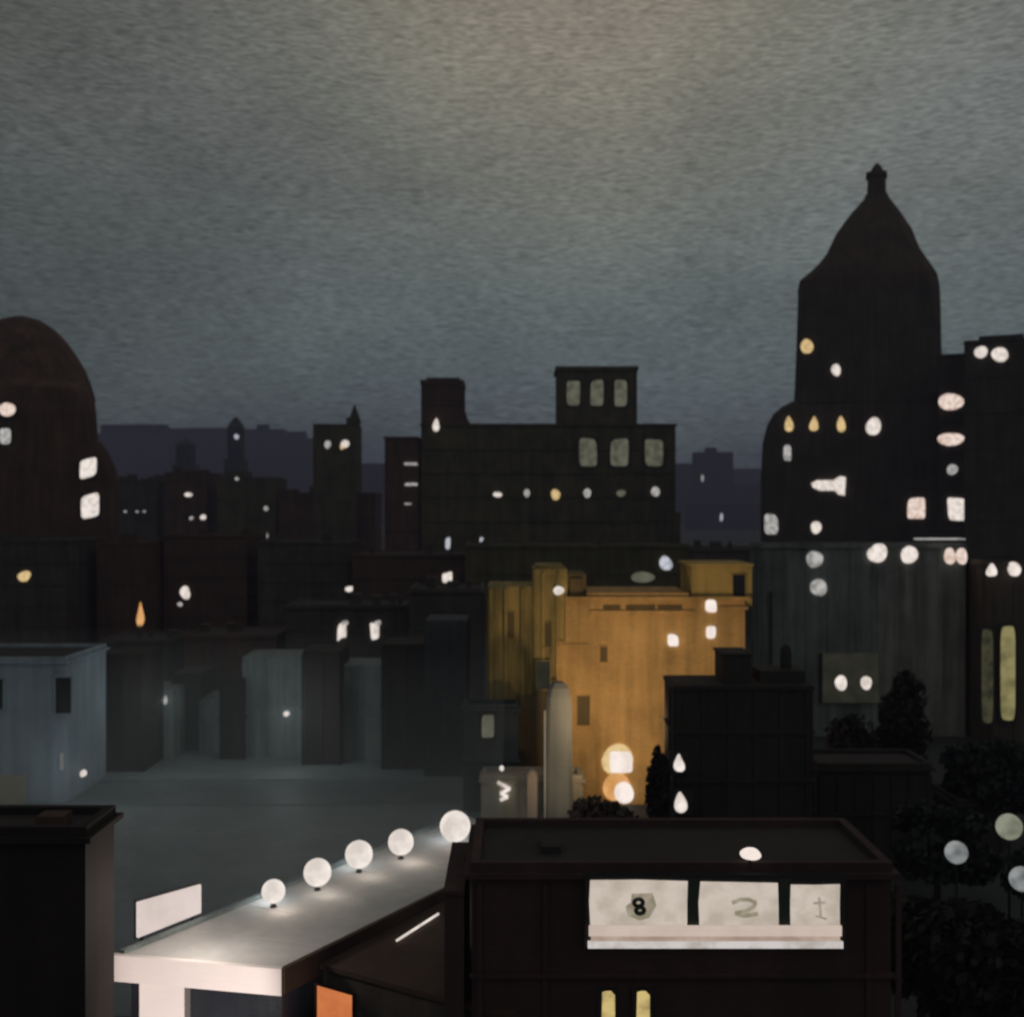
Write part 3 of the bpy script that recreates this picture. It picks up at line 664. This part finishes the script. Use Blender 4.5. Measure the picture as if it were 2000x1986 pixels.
# globe lamps
GL = [(534,1740,46,'nearest the lit board, smallest'),(620,1703,54,'second along from the lit board'),(701,1668,54,'middle one of the row'),(783,1644,50,'second from the maroon building'),(889,1613,60,'beside the maroon building, biggest')]
lamps = []
for i, (x, y, w, t_) in enumerate(GL):
    b0_ = G(x, y+w/2+7, zr+.02); dd = b0_.y; rad = w/2/F*dd; cz = H-(y-CY)/F*dd
    cz = max(cz, zr+rad+.12)
    r = empty('globe_lamp', (b0_.x, dd, zr), 'round white globe lamp on the pale roof edge, '+t_, 'lamp', 'globe lamps along the pale roof')
    m = MB(); pr = [(max(.02, rad*math.sin(math.pi*k/12)), rad*(1-math.cos(math.pi*k/12))) for k in range(13)]
    m.lathe(pr, (b0_.x, dd, cz-rad), 24); m.build('globe', M['globe'], r, smooth=True)
    m = MB(); m.lathe([(.16,0),(.16,.05),(.12,.07),(.12,cz-rad-zr+.03)], (b0_.x, dd, zr), 12); m.build('post', M['iron'], r)
    lamps.append((b0_.x, dd, cz, rad))

# dark kiosk with the orange window, leaning against the canopy's side
kz = 7.55
kA = nr+dv*2.2+pv*.3; kA.z = 0
kB = kA+pv*9; kC = kB+dv*13; kD = kA+dv*13
kb = empty('kiosk_building', (kA+kC)/2, 'small dark building with an orange lit window beside the white canopy front', 'building')
MB().poly_prism([kA, kB, kC, kD], (0,0,kz-.2)).build('wall', M['black'], kb)
MB().poly_prism([V(kA,kz-.2)-dv*.2, V(kB,kz-.2)-dv*.2, V(kC,kz-.2), V(kD,kz-.2)], (0,0,.2)).build('roof', wallmat('brown_roof_felt', (.10,.06,.045), (.045,.03,.025), streak=.4), kb)
ow = -dv*.05
def K_(s, z): return V(kA+pv*s, z)
import math as _m
def s_at(x):   # distance along the end wall that falls under pixel column x
    k_ = (x-CX)/F; return (k_*kA.y-kA.x)/(pv.x-k_*pv.y)
sa, sb_ = s_at(621), s_at(690)
za = H-(1922-CY)/F*(kA.y+pv.y*sa)
MB().poly_prism([K_(sa,4.2)+ow, K_(sb_,4.2)+ow, K_(sb_,za)+ow, K_(sa,za)+ow], dv*.04).build('window', M['orange'], kb)
m = MB()
for u0, u1, z0_, z1_ in ((sa-.12,sa,4.1,za+.1),(sb_,sb_+.12,4.1,za+.1),(sa,sb_,za,za+.1)):
    m.poly_prism([K_(u0,z0_)+ow*1.6, K_(u1,z0_)+ow*1.6, K_(u1,z1_)+ow*1.6, K_(u0,z1_)+ow*1.6], dv*.09)
m.build('window_frame', M['fasciabrown'], kb)
ta, tb = G(775,1836,kz+.12), G(856,1784,kz+.12)
m = MB(); m.tube(ta, tb, .055, 10); tl = m.build('tube_light', M['w'], None); tag(tl, 'thin white tube light lying along the dark roof beside the canopy', 'light')

# ---------------- trees
leafm = {}
def leafmat(name, c):
    if name not in leafm: leafm[name] = plain(name, c, .8)
    return leafm[name]
def tree(name, label, xc, w, yt, d, mat, n=1500, ratio=None, ls=.32, group=None):
    """tapered trunk, limbs, and a crown of small leaf clumps spread through an uneven volume"""
    c = P(xc, yt, d); top = c.z; rw = w/F*d/2; hc = ratio or min(top*.75, rw*2.3); zc = top-hc/2
    r = empty(name, (c.x, d, 0), label, 'tree', group)
    m = MB(); m.tube((c.x,d,0), (c.x+.1,d,zc), .06*hc*.5+.12, 9, .09)
    for k in range(7):
        a = k*2.4; z = top-hc*(.95-.1*k); m.tube((c.x,d,z), (c.x+rw*.7*math.cos(a), d+rw*.7*math.sin(a), z+hc*.18), .09, 6, .03)
    m.build('trunk', M['bark'], r)
    rnd = random.Random(int(xc*7+yt)); bm = bmesh.new()
    lobes = [(rnd.uniform(-.5,.5), rnd.uniform(-.5,.5), rnd.uniform(-.7,.72), rnd.uniform(.38,.62)) for _ in range(12)]+[(0,0,.62,.36),(0,0,0,.6)]
    for i in range(n):
        lx, ly, lz, lr = rnd.choice(lobes)
        v = Vector((rnd.gauss(0,1), rnd.gauss(0,1), rnd.gauss(0,1))).normalized()*lr*rnd.uniform(.55,1.02)
        p = Vector((c.x+(lx+v.x)*rw*.9, d+(ly+v.y)*rw*.9, zc+max(-1,min(1,(lz*.8+v.z*.75)))*hc/2))
        u = Vector((rnd.gauss(0,1), rnd.gauss(0,1), rnd.gauss(0,1))).normalized(); q_ = u.orthogonal().normalized(); s = ls*rnd.uniform(.6,1.4)
        w_ = u.cross(q_)
        bm.faces.new([bm.verts.new(p+q_*s), bm.verts.new(p+w_*s*.6), bm.verts.new(p-q_*s), bm.verts.new(p-w_*s*.6)])
    me = bpy.data.meshes.new('crown'); off_ = Vector((c.x, d, 0))
    for v in bm.verts: v.co -= off_
    bm.to_mesh(me); bm.free(); me.materials.append(mat)
    o = bpy.data.objects.new('crown', me); C.objects.link(o); o.parent = r
lb = leafmat('dark_brown_leaves', (.06,.04,.03)); lg = leafmat('dark_green_leaves', (.015,.019,.014)); lk = leafmat('blackish_leaves', (.018,.017,.013))
tree('broadleaf_tree', 'brown bushy tree at the foot of the gold building, left of the black stepped one', 1198, 235, 1540, 62, lb, 9000, ratio=7, ls=.26)
tree('broadleaf_tree', 'dark slim tree hugging the left side of the black stepped building', 1285, 60, 1425, 78.0, lk, 2600, ratio=9, ls=.26)
GP = 'dark poplars before the grey facade'
tree('poplar_tree', 'left dark poplar before the grey facade, under its two lit bay lights', 1662, 140, 1368, 96, lk, 3600, ratio=9.5, ls=.28, group=GP)
tree('poplar_tree', 'taller right dark poplar before the grey facade', 1768, 140, 1276, 100, lk, 4400, ratio=12.5, ls=.3, group=GP)
GB = 'dark trees at the right edge'
tree('broadleaf_tree', 'dark green tree at the right edge below the yellow stair windows', 1960, 240, 1440, 88, lg, 5200, ls=.38, group=GB)
tree('broadleaf_tree', 'dark green tree behind the park lamps, right of the low black building', 1830, 230, 1560, 74, lg, 5000, ls=.36, group=GB)
tree('broadleaf_tree', 'nearest dark tree in the bottom right corner below the park lamps', 1920, 330, 1745, 50, lk, 7000, ls=.3, group=GB)
tree('broadleaf_tree', 'dark tree in the right corner, partly cut off by the frame', 2085, 260, 1640, 64, lg, 4000, ls=.34, group=GB)

tree('broadleaf_tree', 'broad dark tree right of the maroon building with the long sign', 1800, 230, 1735, 56, lk, 5200, ls=.3, group=GB)
# park lamps
GPk = 'park lamps among the dark trees'
for x, y, w, mt, t_, dd in ((1971,1614,50,'dm2','upper one, dull greenish',66),(1868,1664,44,'pl','left one, grey white',62),(1996,1716,48,'pl','lowest, half out of the frame',58)):
    if 'dm2' not in M:
        M['dm2'] = lamp('greenish_lamp_glass', (.27,.28,.21), (.15,.16,.115), 1, 1); M['pl'] = lamp('grey_lamp_glass', (.30,.31,.31), (.13,.14,.14), 1, 1)
    c_ = P(x, y, dd); rad = w/2/F*dd
    r = empty('park_lamp', (c_.x, dd, 0), 'globe park lamp among dark trees, '+t_, 'lamp', GPk)
    m = MB(); m.lathe([(max(.02, rad*math.sin(math.pi*k/10)), rad*(1-math.cos(math.pi*k/10))) for k in range(11)], (c_.x, dd, c_.z-rad), 18); m.build('globe', M[mt], r, smooth=True)
    m = MB(); m.lathe([(.2,0),(.2,.5),(.09,.7),(.06,c_.z-rad-.1),(.2,c_.z-rad+.03)], (c_.x, dd, 0), 10); m.build('post', M['iron'], r)

# ------------------------------------------------------------------ lights seen burning, unseen floodlights, and an added top light
def pt(name, loc, e, col, rad=.2):
    l = bpy.data.lights.new(name, 'POINT'); l.energy = e; l.color = col; l.shadow_soft_size = rad
    o = bpy.data.objects.new(name, l); C.objects.link(o); o.location = loc; return o
def spot(name, loc, to, e, col, ang=70, blend=.8, rad=.4):
    l = bpy.data.lights.new(name, 'SPOT'); l.energy = e; l.color = col; l.spot_size = R(ang); l.spot_blend = blend; l.shadow_soft_size = rad
    o = bpy.data.objects.new(name, l); C.objects.link(o); o.location = loc
    o.rotation_euler = (Vector(to)-Vector(loc)).to_track_quat('-Z', 'Y').to_euler(); return o
warm = (1,.86,.74)
for (x, y_, z, r_) in lamps: pt('globe_light', (x+r_*1.0, y_-r_*1.2, z), 22, warm, .35)
for (x, y_, z, r_) in lamps[::2]: pt('globe_light_far', (x-r_*.6, y_+r_*1.2, z), 40, (.85,.95,1), .4)
spot('gold_flood', (P(1215,0,84).x, 83, 9), P(1290,1280,100), 4300, (1,.74,.45), 120, .9, .6)
spot('gold_flood', (P(1120,0,80).x, 82, 3), P(1200,1300,100), 900, (1,.76,.47), 100, .9, .5)
spot('forecourt_flood', (P(1000,0,84).x, 83, 3), P(1040,1500,94), 170, (1,.92,.78), 90, .9, .3)  # unseen spot added to light the obelisk and pavilion
spot('canopy_flood', (-11.2, 33.5, 3.8), P(385,1930,45), 7200, (1,.86,.82), 44, .7, .3)  # unseen lamp set below the frame to light beam and column
pt('board_light', G(400,1870,zr+.02)+Vector((-.2,-.3,2.6)), 380, (1,.88,.8), .5)
pt('slate_lamp', P(150,1500,96), 120, (.85,.95,1), .3)
pt('row_house_light', P(324,1369,109), 200, (.85,.95,.95), .5); pt('row_house_light', P(560,1396,110.5), 260, (.85,.95,.95), .5)

sun = bpy.data.lights.new('cool_top_light', 'SUN'); sun.energy = .05; sun.angle = R(10); sun.color = (.85,.92,1)  # no moon in view; weak cool top light added
so = bpy.data.objects.new('cool_top_light', sun); C.objects.link(so); so.rotation_euler = (R(38), 0, R(-20))

# ------------------------------------------------------------------ night sky: low cloud lit by the city
w = bpy.data.worlds.new('World'); bpy.context.scene.world = w; w.use_nodes = True
nt = w.node_tree; nt.nodes.clear(); L = nt.links.new
out = N(nt, 'ShaderNodeOutputWorld'); tc = N(nt, 'ShaderNodeTexCoord'); sep = N(nt, 'ShaderNodeSeparateXYZ'); L(tc.outputs['Generated'], sep.inputs[0])
# soft cloud warp of the elevation
nz = N(nt, 'ShaderNodeTexNoise'); nz.inputs['Scale'].default_value = 2.6; nz.inputs['Detail'].default_value = 6
mp = N(nt, 'ShaderNodeMapping'); mp.inputs['Scale'].default_value = (1, 1, 2.2); L(tc.outputs['Generated'], mp.inputs[0]); L(mp.outputs[0], nz.inputs['Vector'])
ad = N(nt, 'ShaderNodeMath', operation='MULTIPLY_ADD'); ad.inputs[1].default_value = .16; L(nz.outputs['Fac'], ad.inputs[0]); 
sb2 = N(nt, 'ShaderNodeMath', operation='SUBTRACT'); sb2.inputs[1].default_value = .08; L(sep.outputs['Z'], sb2.inputs[0]); L(sb2.outputs[0], ad.inputs[2])
cr_ = N(nt, 'ShaderNodeValToRGB'); L(ad.outputs[0], cr_.inputs[0]); el = cr_.color_ramp.elements
stops = [(0,(.058,.066,.088)),(.045,(.078,.094,.108)),(.10,(.106,.132,.138)),(.17,(.122,.148,.148)),(.27,(.145,.160,.154)),(.38,(.165,.172,.160)),(.55,(.145,.142,.13)),(1,(.09,.09,.085))]
el[0].position = stops[0][0]; el[0].color = (*stops[0][1],1); el[1].position = 1; el[1].color = (*stops[-1][1],1)
for p_, c_ in stops[1:-1]:
    e_ = el.new(p_); e_.color = (*c_, 1)
# darker towards the left of the sky, where the cloud is thinner
mr = N(nt, 'ShaderNodeMapRange', interpolation_type='SMOOTHSTEP'); mr.inputs['From Min'].default_value = -.5; mr.inputs['From Max'].default_value = .05; mr.inputs['To Min'].default_value = .55; mr.inputs['To Max'].default_value = 1.0
L(sep.outputs['X'], mr.inputs['Value'])
# warm glow on the cloud, high and just right of centre
gd = Vector((.045, .86, .47)).normalized()
dp = N(nt, 'ShaderNodeVectorMath', operation='DISTANCE'); dp.inputs[1].default_value = gd; 
ms = N(nt, 'ShaderNodeMapping'); L(tc.outputs['Generated'], dp.inputs[0])
gr = N(nt, 'ShaderNodeMapRange', interpolation_type='SMOOTHERSTEP'); gr.inputs['From Min'].default_value = .38; gr.inputs['From Max'].default_value = .02; L(dp.outputs['Value'], gr.inputs['Value'])
# fine woven streaks of thin cloud
m2 = N(nt, 'ShaderNodeMapping'); m2.inputs['Scale'].default_value = (105, 105, 980); L(tc.outputs['Generated'], m2.inputs[0])
n2 = N(nt, 'ShaderNodeTexNoise'); n2.inputs['Scale'].default_value = 1; n2.inputs['Detail'].default_value = 1.5; n2.inputs['Roughness'].default_value = .6; L(m2.outputs[0], n2.inputs['Vector'])
r2_ = N(nt, 'ShaderNodeMapRange'); r2_.inputs['From Min'].default_value = .3; r2_.inputs['From Max'].default_value = .7; r2_.inputs['To Min'].default_value = .70; r2_.inputs['To Max'].default_value = 1.42; L(n2.outputs['Fac'], r2_.inputs['Value'])
m3 = N(nt, 'ShaderNodeMapping'); m3.inputs['Scale'].default_value = (5, 5, 9); L(tc.outputs['Generated'], m3.inputs[0])
n3 = N(nt, 'ShaderNodeTexNoise'); n3.inputs['Scale'].default_value = 1; n3.inputs['Detail'].default_value = 4; L(m3.outputs[0], n3.inputs['Vector'])
r3 = N(nt, 'ShaderNodeMapRange'); r3.inputs['From Min'].default_value = .3; r3.inputs['From Max'].default_value = .7; r3.inputs['To Min'].default_value = .84; r3.inputs['To Max'].default_value = 1.16; L(n3.outputs['Fac'], r3.inputs['Value'])
f1 = N(nt, 'ShaderNodeMath', operation='MULTIPLY'); L(mr.outputs[0], f1.inputs[0]); L(r2_.outputs[0], f1.inputs[1])
f2 = N(nt, 'ShaderNodeMath', operation='MULTIPLY'); L(f1.outputs[0], f2.inputs[0]); L(r3.outputs[0], f2.inputs[1])
gr2 = N(nt, 'ShaderNodeMath', operation='MULTIPLY'); gr2.inputs[1].default_value = .95
gn = N(nt, 'ShaderNodeMath', operation='MULTIPLY_ADD', use_clamp=True); gn.inputs[1].default_value = .9; L(n3.outputs['Fac'], gn.inputs[0]); gn.inputs[2].default_value = .45
L(gr.outputs[0], gr2.inputs[0]); g4 = N(nt, 'ShaderNodeMath', operation='MULTIPLY'); L(gr2.outputs[0], g4.inputs[0]); L(gn.outputs[0], g4.inputs[1])
gc = N(nt, 'ShaderNodeMix', data_type='RGBA'); L(gr.outputs[0], gc.inputs['Factor']); gc.inputs['A'].default_value = (.175,.178,.115,1); gc.inputs['B'].default_value = (.235,.208,.168,1)
gm = N(nt, 'ShaderNodeMix', data_type='RGBA'); L(g4.outputs[0], gm.inputs['Factor']); L(gc.outputs['Result'], gm.inputs['B']); L(cr_.outputs[0], gm.inputs['A']);
bg = N(nt, 'ShaderNodeBackground'); L(gm.outputs['Result'], bg.inputs[0]); L(f2.outputs[0], bg.inputs[1])
L(bg.outputs[0], out.inputs[0])

# haze
m, nt2, out2 = nodes('haze_air')
pv_ = N(nt2, 'ShaderNodeVolumePrincipled'); pv_.inputs['Density'].default_value = .00034; pv_.inputs['Color'].default_value = (.60,.58,.86,1); pv_.inputs['Anisotropy'].default_value = 0
nt2.links.new(pv_.outputs[0], out2.inputs['Volume'])
hz = MB().box(-2600, 2600, -300, 2600, -1.0, 150).build('haze', m); hz['kind'] = 'stuff'; hz['label'] = 'thin night haze over the whole city'; hz['category'] = 'haze'

m, nt3, out3 = nodes('mist_air')
pm_ = N(nt3, 'ShaderNodeVolumePrincipled'); pm_.inputs['Density'].default_value = .0042; pm_.inputs['Color'].default_value = (.88,.93,.93,1); pm_.inputs['Anisotropy'].default_value = 0
nt3.links.new(pm_.outputs[0], out3.inputs['Volume'])
ms_ = MB().box(-62, -.6, 49.5, 131, -.6, 12.5).build('mist', m); ms_['kind'] = 'stuff'; ms_['label'] = 'thin bluish mist hanging over the square behind the pale canopy'; ms_['category'] = 'mist'
# ------------------------------------------------------------------ camera
cam = bpy.data.cameras.new('camera'); co = bpy.data.objects.new('camera', cam); C.objects.link(co)
co.location = (0, 0, H); co.rotation_euler = (R(90), 0, 0); cam.sensor_width = 36; cam.lens = 36*F/2000; cam.clip_end = 12000; cam.clip_start = .1
cam.dof.use_dof = True; cam.dof.focus_distance = 18; cam.dof.aperture_fstop = .7
sc = bpy.context.scene; sc.camera = co
sc.view_settings.view_transform = 'Standard'; sc.view_settings.look = 'None'; sc.view_settings.exposure = 0; sc.view_settings.gamma = 1
sc.cycles.use_denoising = True; sc.cycles.max_bounces = 5; sc.cycles.volume_bounces = 0; sc.cycles.sample_clamp_indirect = 3
